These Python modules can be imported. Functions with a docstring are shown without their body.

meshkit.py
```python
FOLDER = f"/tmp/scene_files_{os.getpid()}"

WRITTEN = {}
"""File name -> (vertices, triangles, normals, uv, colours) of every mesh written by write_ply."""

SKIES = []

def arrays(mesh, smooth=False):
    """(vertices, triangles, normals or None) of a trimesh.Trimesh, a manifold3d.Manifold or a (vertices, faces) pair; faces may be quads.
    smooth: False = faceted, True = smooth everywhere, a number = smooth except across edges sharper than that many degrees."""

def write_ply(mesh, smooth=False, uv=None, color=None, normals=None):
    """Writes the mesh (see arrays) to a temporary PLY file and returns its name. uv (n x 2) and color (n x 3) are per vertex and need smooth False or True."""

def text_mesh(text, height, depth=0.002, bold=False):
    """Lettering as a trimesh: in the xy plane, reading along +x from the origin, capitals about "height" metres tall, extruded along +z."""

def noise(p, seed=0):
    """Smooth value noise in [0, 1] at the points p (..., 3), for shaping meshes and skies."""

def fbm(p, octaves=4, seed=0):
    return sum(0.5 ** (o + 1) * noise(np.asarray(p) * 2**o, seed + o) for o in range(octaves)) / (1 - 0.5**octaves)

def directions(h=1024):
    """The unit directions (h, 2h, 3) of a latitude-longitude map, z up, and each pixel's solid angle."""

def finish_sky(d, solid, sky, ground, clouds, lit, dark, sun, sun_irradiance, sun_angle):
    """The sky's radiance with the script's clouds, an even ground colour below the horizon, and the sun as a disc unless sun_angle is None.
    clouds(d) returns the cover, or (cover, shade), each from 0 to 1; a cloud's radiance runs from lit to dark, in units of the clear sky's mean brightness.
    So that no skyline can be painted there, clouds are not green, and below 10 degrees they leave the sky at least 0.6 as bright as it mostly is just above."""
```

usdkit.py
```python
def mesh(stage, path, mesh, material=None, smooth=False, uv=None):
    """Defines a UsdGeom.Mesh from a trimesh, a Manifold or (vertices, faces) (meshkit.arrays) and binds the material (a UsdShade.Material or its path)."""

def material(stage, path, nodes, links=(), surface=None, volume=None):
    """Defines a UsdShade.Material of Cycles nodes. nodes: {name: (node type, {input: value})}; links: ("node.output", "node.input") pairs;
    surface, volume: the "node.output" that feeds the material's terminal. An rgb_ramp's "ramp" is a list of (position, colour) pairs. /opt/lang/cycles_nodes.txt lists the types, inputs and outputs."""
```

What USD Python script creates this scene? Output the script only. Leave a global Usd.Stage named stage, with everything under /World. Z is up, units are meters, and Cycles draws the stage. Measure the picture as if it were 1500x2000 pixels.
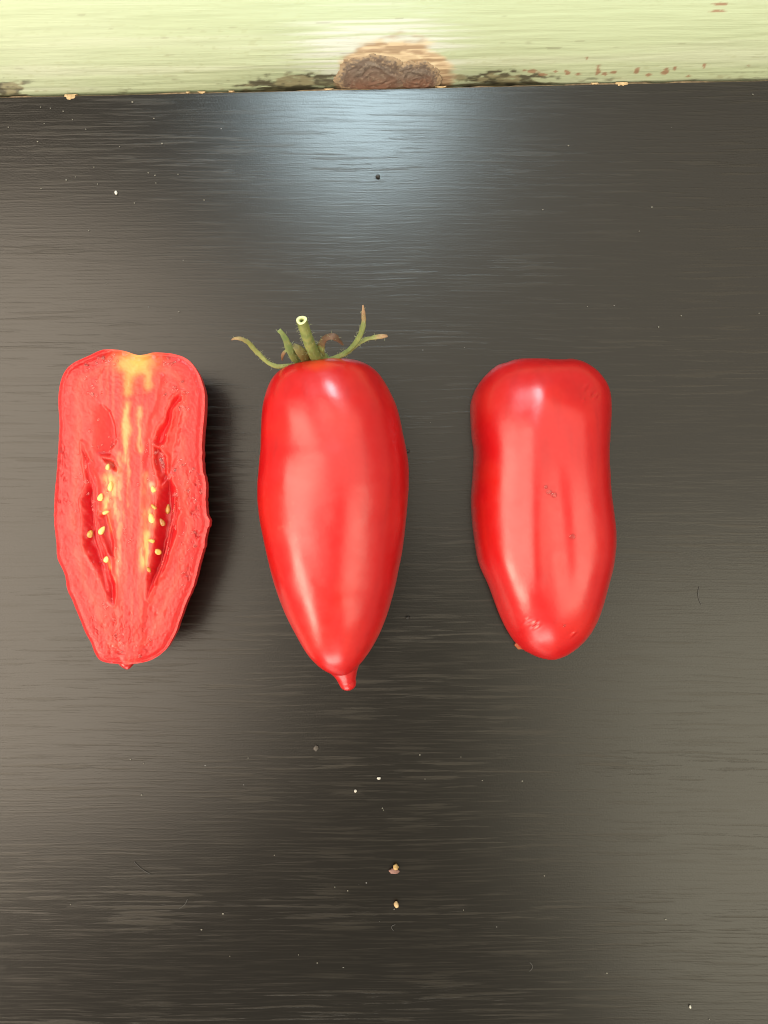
import math, random
import numpy as np, trimesh, usdkit
from meshkit import noise, fbm
from scipy.spatial import cKDTree
from scipy.interpolate import PchipInterpolator, CubicSpline
from pxr import Usd, UsdGeom, UsdLux, UsdShade, Gf, Sdf, Vt

stage = Usd.Stage.CreateInMemory()
UsdGeom.SetStageUpAxis(stage, UsdGeom.Tokens.z)
UsdGeom.SetStageMetersPerUnit(stage, 1.0)
UsdGeom.Xform.Define(stage, '/World')
UsdGeom.Scope.Define(stage, '/World/Looks')
random.seed(4)
rng = np.random.default_rng(4)

# ------------------------------------------------------------------ camera (straight above the table)
H = 0.24
TAN_H, TAN_V = 0.4995, 0.666
cam = UsdGeom.Camera.Define(stage, '/World/camera')
cam.CreateFocalLengthAttr(26.0)
cam.CreateHorizontalApertureAttr(26.0 * 2 * TAN_H)
cam.CreateVerticalApertureAttr(26.0 * 2 * TAN_V)
cam.CreateClippingRangeAttr(Gf.Vec2f(0.01, 20))
cam.CreateExposureAttr(0.0)
cam.AddTranslateOp().Set(Gf.Vec3d(0, 0, H))

# ------------------------------------------------------------------ lamps (the room's lamps and windows, well away from the table)
def rect(name, pos, target, w, h, L, color):
    l = UsdLux.RectLight.Define(stage, '/World/' + name)
    l.CreateWidthAttr(w); l.CreateHeightAttr(h); l.CreateIntensityAttr(L); l.CreateColorAttr(Gf.Vec3f(*color))
    p, t = np.array(pos, float), np.array(target, float)
    z = (p - t) / np.linalg.norm(p - t)
    up = np.array([0, 1, 0.]) if abs(z[1]) < 0.95 else np.array([0, 0, 1.])
    x = np.cross(up, z); x /= np.linalg.norm(x); y = np.cross(z, x)
    m = Gf.Matrix4d(*x, 0, *y, 0, *z, 0, *p, 1)
    l.AddTransformOp().Set(m)
    return l
def down(name, x0, x1, y0, y1, z, L, color):
    return rect(name, ((x0 + x1) / 2, (y0 + y1) / 2, z), ((x0 + x1) / 2, (y0 + y1) / 2, 0), x1 - x0, y1 - y0, L, color)
WARM = (1.0, 0.84, 0.66)
down('ceiling_lamp', -1.5, -0.46, -0.52, 0.50, 1.0, 6.6, WARM)
down('ceiling_lamp_edge', -0.46, -0.34, -0.50, 0.46, 1.0, 5.2, WARM)
down('ceiling_lamp_rim', -0.34, -0.20, -0.46, 0.40, 1.0, 3.4, WARM)
down('ceiling_glow', -0.18, 1.2, -0.06, 0.75, 1.0, 1.45, (1.0, 0.89, 0.70))
rect('side_window', (-1.1, -0.75, 0.75), (0, 0, 0.02), 0.45, 0.6, 17.0, (1.0, 0.84, 0.64))
down('right_lamp_edge', 0.22, 0.38, -0.60, -0.08, 1.0, 2.0, (1.0, 0.91, 0.68))
down('right_lamp', 0.38, 1.4, -0.9, -0.08, 1.0, 4.1, (1.0, 0.91, 0.68))
fd = UsdLux.DiskLight.Define(stage, '/World/front_lamp')
fd.CreateRadiusAttr(0.062); fd.CreateIntensityAttr(27.0); fd.CreateColorAttr(Gf.Vec3f(0.70, 0.92, 1.0))
_p, _t = np.array([-0.016, 0.31, 0.315]), np.array([-0.005, 0.12, 0.0])
_z = (_p - _t) / np.linalg.norm(_p - _t); _x = np.cross([0, 1, 0], _z); _x /= np.linalg.norm(_x); _y = np.cross(_z, _x)
fd.AddTransformOp().Set(Gf.Matrix4d(*_x, 0, *_y, 0, *_z, 0, *_p, 1))
rect('back_window', (-0.4, -2.2, 0.75), (0, 0.1, 0), 1.6, 0.8, 7.0, (1.0, 0.95, 0.84))
torch = UsdLux.SphereLight.Define(stage, '/World/torch')          # the cool spot of light on the knot
torch.CreateRadiusAttr(0.015); torch.CreateIntensityAttr(380); torch.CreateColorAttr(Gf.Vec3f(0.72, 0.90, 1.0))
sh_ = UsdLux.ShapingAPI.Apply(torch.GetPrim()); sh_.CreateShapingConeAngleAttr(2.6); sh_.CreateShapingConeSoftnessAttr(0.6)
_p, _t = np.array([-0.004, -0.30, 0.62]), np.array([-0.006, 0.141, 0.009])
_z = (_p - _t) / np.linalg.norm(_p - _t); _y = np.cross(_z, [1, 0, 0])
torch.AddTransformOp().Set(Gf.Matrix4d(1, 0, 0, 0, *_y, 0, *_z, 0, *_p, 1))
dome = UsdLux.DomeLight.Define(stage, '/World/room_light')
dome.CreateIntensityAttr(0.15); dome.CreateColorAttr(Gf.Vec3f(1.0, 0.89, 0.70))

# ------------------------------------------------------------------ helpers
K = H * 2 * TAN_V / 2000.0
def W(px, py, z=0.0):
    """A point of the photograph at height z above the table, in metres."""
    s = K * (H - np.asarray(z, float)) / H
    return np.stack(np.broadcast_arrays((np.asarray(px, float) - 750) * s, (1000 - np.asarray(py, float)) * s, np.asarray(z, float)), -1)

used = {}
def path_for(name, parent):
    base = (parent.GetPath().pathString if parent is not None else '/World') + '/' + name
    n = used.get(base, -1) + 1
    used[base] = n
    return base if n == 0 else f'{base}_{n:03d}'
def obj(name, mesh, mat, parent=None, smooth=True, color=None):
    p = path_for(name, parent)
    m = usdkit.mesh(stage, p, mesh, mat, smooth=smooth)
    if color is not None:
        UsdGeom.PrimvarsAPI(m).CreatePrimvar('base', Sdf.ValueTypeNames.Color3fArray, 'vertex').Set(Vt.Vec3fArray.FromNumpy(np.asarray(color, np.float32)))
    return m.GetPrim()
def tag(o, label=None, cat=None, group=None, kind=None):
    for k, v in (('label', label), ('category', cat), ('group', group), ('kind', kind)):
        if v: o.SetCustomDataByKey(k, v)
    return o
def thing(name, label, cat, group=None):
    return tag(UsdGeom.Xform.Define(stage, path_for(name, None)).GetPrim(), label, cat, group)
def sstep(a, b, x):
    t = np.clip((np.asarray(x, float) - a) / (b - a), 0, 1)
    return t * t * (3 - 2 * t)
def lerp(a, b, t):
    t = np.asarray(t)[..., None]
    return np.asarray(a) * (1 - t) + np.asarray(b) * t
def grid_faces(nu, nv, wrap=False):
    i, j = np.meshgrid(np.arange(nu if wrap else nu - 1), np.arange(nv - 1), indexing='ij')
    a = i * nv + j; b = ((i + 1) % nu) * nv + j
    return np.stack([a, b, b + 1, a + 1], -1).reshape(-1, 4)
def poly_sd(x, y, P):
    """Signed distance (inside positive) of points to a polygon."""
    P = np.asarray(P, float); Q = np.roll(P, -1, 0)
    d = np.full(x.shape, 1e9); ins = np.zeros(x.shape, bool)
    for (ax, ay), (bx, by) in zip(P, Q):
        ex, ey = bx - ax, by - ay
        t = np.clip(((x - ax) * ex + (y - ay) * ey) / (ex * ex + ey * ey + 1e-12), 0, 1)
        d = np.minimum(d, np.hypot(x - ax - t * ex, y - ay - t * ey))
        c = (ay > y) != (by > y)
        ins ^= c & (x < (bx - ax) * (y - ay) / (by - ay + 1e-12) + ax)
    return np.where(ins, d, -d)
def line_d(x, y, P):
    P = np.asarray(P, float); d = np.full(x.shape, 1e9)
    for (ax, ay), (bx, by) in zip(P[:-1], P[1:]):
        ex, ey = bx - ax, by - ay
        t = np.clip(((x - ax) * ex + (y - ay) * ey) / (ex * ex + ey * ey), 0, 1)
        d = np.minimum(d, np.hypot(x - ax - t * ex, y - ay - t * ey))
    return d
def n2(x, y, sx, sy, seed=0, octaves=3):
    return fbm(np.stack([x * sx, y * sy, np.full_like(x, seed * 7.3)], -1), octaves, seed)
def closed_curve(P, n):
    """n points evenly spaced along a smooth closed curve through P."""
    P = np.asarray(P, float); Q = np.vstack([P, P[:1]])
    s = np.r_[0, np.cumsum(np.hypot(*np.diff(Q, axis=0).T))]
    c = CubicSpline(s, Q, bc_type='periodic')
    pts = c(np.linspace(0, s[-1], 6 * n))
    s2 = np.r_[0, np.cumsum(np.hypot(*np.diff(pts, axis=0).T))]
    u = np.linspace(0, s2[-1], n, endpoint=False)
    return np.stack([np.interp(u, s2, pts[:, 0]), np.interp(u, s2, pts[:, 1])], -1)
def tube(path, wid, thick=1.0, nseg=12, per=6, side=(0, 0, 1), cap=True, twist=0.0):
    """A tapered tube or ribbon along path (world points); wid: full width at each point; thick: thickness / width."""
    path = np.asarray(path, float); wid = np.asarray(wid, float)
    s = np.r_[0, np.cumsum(np.linalg.norm(np.diff(path, axis=0), axis=1))]
    u = np.linspace(0, s[-1], per * (len(path) - 1) + 1)
    c = CubicSpline(s, path)(u); t = CubicSpline(s, path)(u, 1); t /= np.linalg.norm(t, axis=1, keepdims=True)
    w = PchipInterpolator(s, wid)(u) / 2
    a = np.cross(t, np.asarray(side, float)); a /= np.linalg.norm(a, axis=1, keepdims=True)
    b = np.cross(t, a)
    tw = np.linspace(0, twist, len(u))[:, None]
    a, b = a * np.cos(tw) + b * np.sin(tw), b * np.cos(tw) - a * np.sin(tw)
    th = np.linspace(0, 2 * np.pi, nseg, endpoint=False)
    thk = np.broadcast_to(np.asarray(thick, float), (1,))
    v = c[:, None] + w[:, None, None] * (np.cos(th)[None, :, None] * a[:, None] + thk * np.sin(th)[None, :, None] * b[:, None])
    v = v.transpose(1, 0, 2).reshape(-1, 3)
    f = grid_faces(nseg, len(u), wrap=True)
    f = np.vstack([f[:, [0, 1, 2]], f[:, [0, 2, 3]]])
    if cap:
        n = len(v); v = np.vstack([v, c[:1], c[-1:]]); m = len(u)
        i = np.arange(nseg); j = (i + 1) % nseg
        f = np.vstack([f, np.stack([np.full(nseg, n), j * m, i * m], -1), np.stack([np.full(nseg, n + 1), i * m + m - 1, j * m + m - 1], -1)])
    tt = np.tile(u / s[-1], nseg); tt = np.r_[tt, 0, 1] if cap else tt
    return (v, f), tt
def outward(v, f):
    m = trimesh.Trimesh(v, f, process=False)
    return (v, f) if m.volume > 0 else (v, f[:, ::-1])
def tri(f):
    return np.vstack([f[:, [0, 1, 2]], f[:, [0, 2, 3]]])

# ------------------------------------------------------------------ materials
def MAT(name, nodes, links, surface='p.BSDF'):
    return usdkit.material(stage, '/World/Looks/' + name, nodes, links, surface=surface)

laminate = MAT('dark_laminate', {
    'g': ('geometry', {}),
    'warpn': ('noise_texture', {'scale': 9.0, 'detail': 2.0}),
    'warp': ('mix', {'mix_type': 'linear_light', 'fac': 0.0025}),
    # long pores, short dashes, broad drift, speckle of the embossing
    'm1': ('mapping', {'scale': (34, 820, 1)}), 'n1': ('noise_texture', {'scale': 1.0, 'detail': 5.0, 'roughness': 0.6}),
    'r1': ('rgb_ramp', {'ramp': [(0.0, (0, 0, 0)), (0.545, (0, 0, 0)), (0.61, (1, 1, 1)), (1.0, (1, 1, 1))]}),
    'm2': ('mapping', {'scale': (48, 1700, 1), 'location': (3.1, 7.7, 0)}), 'n2': ('noise_texture', {'scale': 1.0, 'detail': 2.0}),
    'r2': ('rgb_ramp', {'ramp': [(0.0, (0, 0, 0)), (0.5, (0, 0, 0)), (0.72, (1, 1, 1)), (1.0, (1, 1, 1))]}),
    'm3': ('mapping', {'scale': (5, 60, 1), 'location': (1.7, 2.2, 0)}), 'n3': ('noise_texture', {'scale': 1.0, 'detail': 3.0}),
    'r3': ('rgb_ramp', {'ramp': [(0.0, (0, 0, 0)), (0.35, (0.1, 0.1, 0.1)), (0.65, (1, 1, 1)), (1.0, (1, 1, 1))]}),
    'n4': ('noise_texture', {'scale': 1900.0, 'detail': 2.0}),
    'a1': ('math', {'math_type': 'multiply'}), 'a2': ('math', {'math_type': 'multiply', 'value2': 0.5}),
    'a3': ('math', {'math_type': 'add', 'use_clamp': True}),
    'col': ('mix', {'color1': (0.0018, 0.0012, 0.0005), 'color2': (0.0082, 0.0060, 0.0030)}),
    'h1': ('math', {'math_type': 'multiply', 'value2': 0.48}), 'h2': ('math', {'math_type': 'multiply', 'value2': 0.5}),
    'h': ('math', {'math_type': 'add'}),
    'b': ('bump', {'strength': 0.55, 'distance': 0.00007}),
    'ro': ('map_range', {'from_min': 0.0, 'from_max': 1.0, 'to_min': 0.26, 'to_max': 0.37}),
    'p': ('principled_bsdf', {'ior': 1.5}),
}, [('g.position', 'warpn.vector'), ('g.position', 'warp.color1'), ('warpn.color', 'warp.color2'),
    ('warp.color', 'm1.vector'), ('m1.vector', 'n1.vector'), ('n1.fac', 'r1.fac'),
    ('warp.color', 'm2.vector'), ('m2.vector', 'n2.vector'), ('n2.fac', 'r2.fac'),
    ('warp.color', 'm3.vector'), ('m3.vector', 'n3.vector'), ('n3.fac', 'r3.fac'),
    ('g.position', 'n4.vector'),
    ('r1.color', 'a1.value1'), ('r3.color', 'a1.value2'), ('r2.color', 'a2.value1'),
    ('a1.value', 'a3.value1'), ('a2.value', 'a3.value2'), ('a3.value', 'col.fac'), ('col.color', 'p.base_color'),
    ('a3.value', 'h1.value1'), ('n4.fac', 'h2.value1'), ('h1.value', 'h.value1'), ('h2.value', 'h.value2'),
    ('h.value', 'b.height'), ('b.normal', 'p.normal'), ('a3.value', 'ro.value'), ('ro.result', 'p.roughness')])

edge_mat = MAT('raw_edge', {'g': ('geometry', {}), 'n': ('noise_texture', {'scale': 700.0, 'detail': 3.0}),
    'r': ('rgb_ramp', {'ramp': [(0.3, (0.06, 0.04, 0.022)), (0.7, (0.20, 0.14, 0.08))]}), 'p': ('principled_bsdf', {'roughness': 0.8})},
    [('g.position', 'n.vector'), ('n.fac', 'r.fac'), ('r.color', 'p.base_color')])
chip_mat = MAT('chipped_chipboard', {'g': ('geometry', {}), 'n': ('noise_texture', {'scale': 900.0, 'detail': 3.0}),
    'r': ('rgb_ramp', {'ramp': [(0.3, (0.24, 0.16, 0.075)), (0.7, (0.44, 0.32, 0.18))]}), 'p': ('principled_bsdf', {'roughness': 0.85})},
    [('g.position', 'n.vector'), ('n.fac', 'r.fac'), ('r.color', 'p.base_color')])

def vertex_mat(name, rough=0.6, ior=1.5, bump=None, sss=0.0, sss_r=(0.6, 0.15, 0.1), sss_s=0.003, coat=0.0, mottle=0.0, rough_noise=None, wet=False):
    nodes = {'c': ('attribute', {'attribute': 'base'}), 'g': ('geometry', {}),
             'p': ('principled_bsdf', {'roughness': rough, 'ior': ior, 'subsurface_weight': sss, 'subsurface_radius': sss_r, 'subsurface_scale': sss_s, 'coat_weight': coat, 'coat_roughness': 0.08})}
    links = []
    if mottle:
        nodes['mn'] = ('noise_texture', {'scale': mottle, 'detail': 4.0, 'roughness': 0.6})
        nodes['mr'] = ('rgb_ramp', {'ramp': [(0.25, (0.88, 0.84, 0.84)), (0.75, (1.10, 1.14, 1.14))]})
        nodes['mm'] = ('mix', {'mix_type': 'multiply', 'fac': 1.0})
        links += [('g.position', 'mn.vector'), ('mn.fac', 'mr.fac'), ('c.color', 'mm.color1'), ('mr.color', 'mm.color2'), ('mm.color', 'p.base_color')]
    else:
        links += [('c.color', 'p.base_color')]
    if bump:
        sc, strength, dist = bump
        nodes['bm'] = ('mapping', {'scale': sc}); nodes['bn'] = ('noise_texture', {'scale': 1.0, 'detail': 4.0})
        nodes['b'] = ('bump', {'strength': strength, 'distance': dist})
        links += [('g.position', 'bm.vector'), ('bm.vector', 'bn.vector'), ('bn.fac', 'b.height'), ('b.normal', 'p.normal')]
    if rough_noise:
        nodes['rn'] = ('noise_texture', {'scale': rough_noise[0], 'detail': 3.0})
        nodes['rr'] = ('map_range', {'from_min': 0.3, 'from_max': 0.7, 'to_min': rough_noise[1], 'to_max': rough_noise[2], 'clamp': True})
        links += [('g.position', 'rn.vector'), ('rn.fac', 'rr.value'), ('rr.result', 'p.roughness')]
    if wet:                                          # a thin film of juice with a relief of its own
        nodes['wn'] = ('noise_texture', {'scale': 1500.0, 'detail': 3.0}); nodes['wb'] = ('bump', {'strength': 0.75, 'distance': 0.0003})
        links += [('g.position', 'wn.vector'), ('wn.fac', 'wb.height'), ('wb.normal', 'p.coat_normal')]
    return MAT(name, nodes, links)

skin_mat = vertex_mat('tomato_skin', rough=0.2, ior=1.56, bump=((210, 210, 210), 0.10, 0.0005), sss=0.25, sss_s=0.0025, rough_noise=(180.0, 0.24, 0.34))
FLESH_ARGS = dict(rough=0.3, ior=1.28, bump=((900, 700, 900), 0.28, 0.0002), sss=0.2, sss_r=(0.9, 0.2, 0.13), sss_s=0.0015, coat=0.4, rough_noise=(500.0, 0.26, 0.42), wet=True)
flesh_mat = vertex_mat('tomato_flesh', **FLESH_ARGS)
seed_mat = vertex_mat('tomato_seed', rough=0.3, sss=0.2, sss_s=0.001, coat=0.4)
green_mat = vertex_mat('calyx_green', rough=0.6, bump=((1500, 1500, 1500), 0.4, 0.0002), sss=0.1, sss_s=0.001, mottle=900.0)
paint_mat = vertex_mat('green_painted_wood', rough=0.45, ior=1.5, bump=((60, 2400, 2400), 0.5, 0.0002))
knot_mat = vertex_mat('bare_knot', rough=0.75, bump=((600, 600, 600), 0.2, 0.0002))
crumb_mat = vertex_mat('crumb', rough=0.6, sss=0.0)
hair_mat = MAT('plant_hair', {'p': ('principled_bsdf', {'base_color': (0.22, 0.25, 0.13), 'roughness': 0.5})}, [])
drop_mat = MAT('water_drop', {'p': ('principled_bsdf', {'base_color': (1, 0.9, 0.9), 'roughness': 0.03, 'ior': 1.33, 'transmission_weight': 1.0})}, [])

# ------------------------------------------------------------------ table
ANG = math.atan2(33.0, 1500.0)                       # the table's edge and the rail are turned a little
CA, SA = math.cos(ANG), math.sin(ANG)
EDGE_Y = (1000 - 171.5) * K * CA
def turn(v):
    v = np.asarray(v, float)
    return np.stack([v[..., 0] * CA - v[..., 1] * SA, v[..., 0] * SA + v[..., 1] * CA, v[..., 2]], -1)
table = thing('table', 'dark brown wood grain laminate table top with chipped tan back edge', 'table')
tb = trimesh.creation.box((0.80, 0.60, 0.018)); tb.apply_translation((0, EDGE_Y - 0.0005 - 0.30, -0.009))
obj('tabletop', (turn(tb.vertices), tb.faces), laminate, table, smooth=False)
# raw edge strip, a hair lower and uneven
n = 500; xs = np.linspace(-0.4, 0.4, n)
wv = 0.00022 + 0.00035 * sstep(0.5, 0.75, fbm(np.stack([xs * 90, xs * 0, xs * 0], -1), 3, 5))
V = []
for yy, zz in ((EDGE_Y - 0.0005 + xs * 0, -0.018), (EDGE_Y - 0.0005 + xs * 0, -0.00008), (EDGE_Y - 0.0005 + wv, -0.0002), (EDGE_Y - 0.0005 + wv, -0.018)):
    V.append(np.stack([xs, yy, np.full(n, zz)], -1))
V = np.array(V); f = tri(grid_faces(4, n, wrap=True))
obj('edge_strip', outward(turn(V.reshape(-1, 3)), f), edge_mat, table, smooth=30)
# chips out of the laminate along the edge
for (cx, w, d) in ((155, 24, 9), (412, 13, 4), (385, 8, 3), (470, 10, 2.5), (880, 20, 3), (1232, 24, 7), (1180, 14, 3.5), (660, 16, 2.5)):
    m = 22; th = np.linspace(0, np.pi, m)
    rr = 1 + 0.35 * (fbm(np.stack([th * 3 + cx, th * 0, th * 0], -1), 3, 3) - 0.5) * 2
    x = (cx - 750) * K + np.cos(th) * w / 2 * K * rr
    y = EDGE_Y + 0.0001 - np.sin(th) * d * K * rr
    top = np.stack([x, y, np.full(m, 0.00012)], -1); bot = top.copy(); bot[:, 2] = -0.003
    c = np.array([[(cx - 750) * K, EDGE_Y, 0.00025]])
    v = np.vstack([top, bot, c]); i = np.arange(m - 1)
    f = np.vstack([np.stack([i, i + 1, np.full(m - 1, 2 * m)], -1), np.stack([i, i + m, i + m + 1], -1), np.stack([i, i + m + 1, i + 1], -1)])
    obj('chip', (turn(v), f), chip_mat, table, smooth=False)

# ------------------------------------------------------------------ painted wooden rail behind the table
rail = thing('wooden_rail', 'rounded green painted wooden rail with worn paint behind the table edge', 'rail')
RZ, RB, RC = -0.012, 0.036, 0.036      # height of the foremost line, reach below it, half depth
RT = 0.035                            # reach above it
FRONT = EDGE_Y - 0.0018
def rail_profile(a):
    """a: 0 faces the table, +90 degrees is the top. Returns y, z before turning."""
    e = 1.0
    c, s = np.cos(a), np.sin(a)
    y = FRONT + RC - RC * np.sign(c) * np.abs(c) ** e
    return np.maximum(y, EDGE_Y + 0.0004), RZ + np.where(s > 0, RT, RB) * np.sign(s) * np.abs(s) ** e
def rail_point(x, a, out=0.0):
    y, z = rail_profile(a)
    y1, z1 = rail_profile(a + 1e-3); y0, z0 = rail_profile(a - 1e-3)
    ty, tz = y1 - y0, z1 - z0; l = np.hypot(ty, tz) + 1e-12
    # outward normal in the yz plane
    ny, nz = -tz / l, ty / l
    return turn(np.stack([x, y + out * ny, z + out * nz], -1))
def to_px(v):
    s = K * (H - v[..., 2]) / H
    return v[..., 0] / s + 750, 1000 - v[..., 1] / s

GREEN = np.array((0.295, 0.345, 0.222)); GREEN_D = np.array((0.215, 0.255, 0.15)); PALE = np.array((0.37, 0.40, 0.31))
DIRT = np.array((0.035, 0.026, 0.014)); BROWN = np.array((0.14, 0.072, 0.04)); TAN = np.array((0.24, 0.165, 0.095)); CREAM = np.array((0.50, 0.40, 0.26))
def rail_color(x, u, px, py):
    """Paint, brush marks, worn patches: x, u are metres along and around the rail; px, py only place the marks seen in the photograph."""
    st = n2(x, u, 38, 1500, 1, 4); st2 = n2(x, u, 14, 420, 2, 3); lo = n2(x, u, 20, 60, 3, 2)
    c = lerp(GREEN, GREEN_D, sstep(0.5, 0.85, st) * 0.55)
    c = lerp(c, PALE, sstep(0.52, 0.75, st2) * 0.45 + 0.25 * sstep(0.5, 0.8, lo))
    # thin worn strokes round the knot: pale undercoat
    dk = np.hypot((px - 740) / 210, (py - 90) / 95)
    worn = sstep(1.15, 0.45, dk) * sstep(0.42, 0.62, n2(x, u, 30, 1700, 4, 3) * 0.75 + 0.25 * (1.3 - dk))
    c = lerp(c, (0.40, 0.42, 0.39), worn * 0.85)
    # dirt in the groove at the bottom
    low = sstep(118, 172, py + (px - 750) * 0.022 + 26 * (n2(x, u, 70, 400, 6, 3) - 0.5))
    zone = 0.2 + 0.62 * np.exp(-((px - 575) / 95) ** 2) + 0.55 * np.exp(-((px - 960) / 80) ** 2) + 0.7 * np.exp(-((px - 5) / 45) ** 2)
    gr = 0.62 * n2(x, u, 420, 1300, 7, 4) + 0.38 * n2(x, u, 60, 900, 9, 3)
    dirt = np.clip(low * zone, 0, 1)
    dirt = sstep(0.42, 0.56, gr + 0.55 * dirt - 0.25) * sstep(0.03, 0.3, dirt)
    c = lerp(c, lerp(DIRT * 1.1, (0.17, 0.15, 0.085), sstep(0.45, 0.65, n2(x, u, 300, 700, 10, 3))), dirt * 0.9)
    specks = sstep(0.62, 0.70, n2(x, u, 420, 2600, 12, 2)) * sstep(0.35, 0.6, n2(x, u, 12, 90, 13, 2))
    c = lerp(c, (0.22, 0.24, 0.13), specks * 0.3)
    # fine dark nicks
    nick = sstep(0.74, 0.80, n2(x, u, 130, 1900, 8, 2))
    c = lerp(c, DIRT * 2.2, nick * 0.3)
    return c
ax, aa = np.linspace(-0.27, 0.27, 1100), np.radians(np.r_[np.linspace(-120, 0, 24, endpoint=False), np.linspace(0, 78, 150), np.linspace(80, 200, 30)])
X, A = np.meshgrid(ax, aa, indexing='ij')
dents = 0.0006 * (fbm(np.stack([X * 25, A * 1.2, X * 0], -1), 3, 11) - 0.5) + 0.00022 * (fbm(np.stack([X * 60, A * 45, X * 0], -1), 3, 12) - 0.5)
# the groove is deeper on both sides of the knot
P0 = rail_point(X, A); px, py = to_px(P0)
dents -= 0.0010 * sstep(120, 175, py) * (np.exp(-((px - 575) / 110) ** 2) + np.exp(-((px - 965) / 90) ** 2))
P1 = rail_point(X, A, dents)
col = rail_color(X, A * 0.03, px, py)
# flakes of missing paint along the right of the rail
for (cx, cy, rx, ry) in ((1040, 140, 18, 6), (1062, 146, 10, 4), (1108, 142, 8, 6), (1128, 145, 10, 4), (1168, 135, 7, 13), (1180, 145, 7, 5), (1197, 141, 7, 3), (1243, 138, 5, 10), (1266, 145, 6, 4), (1300, 141, 9, 8), (1318, 134, 4, 6), (1375, 129, 5, 6), (1345, 149, 5, 3), (1146, 114, 3, 5), (1405, 8, 20, 3), (1395, 22, 22, 3), (1085, 139, 5, 3), (1460, 128, 5, 3)):
    q = np.hypot((px - cx) / (rx * 0.95), (py - cy) / (ry * 0.95)) + 2.6 * (n2(X, A * 0.03, 700, 1500, 21, 3) - 0.45)
    col = lerp(col, BROWN * 1.45, sstep(1.05, 0.7, q) * 0.85)
# bare tan wood round the two knots
q = np.hypot((px - 772) / 118, (py - 158) / 92) + 0.55 * (n2(X, A * 0.03, 120, 500, 31, 4) - 0.5)
bare = sstep(1.02, 0.86, q)
blot = sstep(0.42, 0.62, n2(X, A * 0.03, 160, 1500, 33, 4)) * 0.7 + 0.5 * sstep(820, 860, px) * sstep(130, 90, py)
blot = np.clip(blot + 0.8 * np.exp(-((q - 0.62) / 0.05) ** 2) * sstep(0.4, 0.6, n2(X, A * 0.03, 300, 600, 34, 3)), 0, 1)
col = lerp(col, lerp(TAN, CREAM, blot), bare)
col = lerp(col, BROWN, bare * sstep(135, 165, py) * 0.6)
body = P1.reshape(-1, 3)
obj('painted_wood', outward(body, tri(grid_faces(len(ax), len(aa)))), paint_mat, rail, color=col.reshape(-1, 3))
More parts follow.
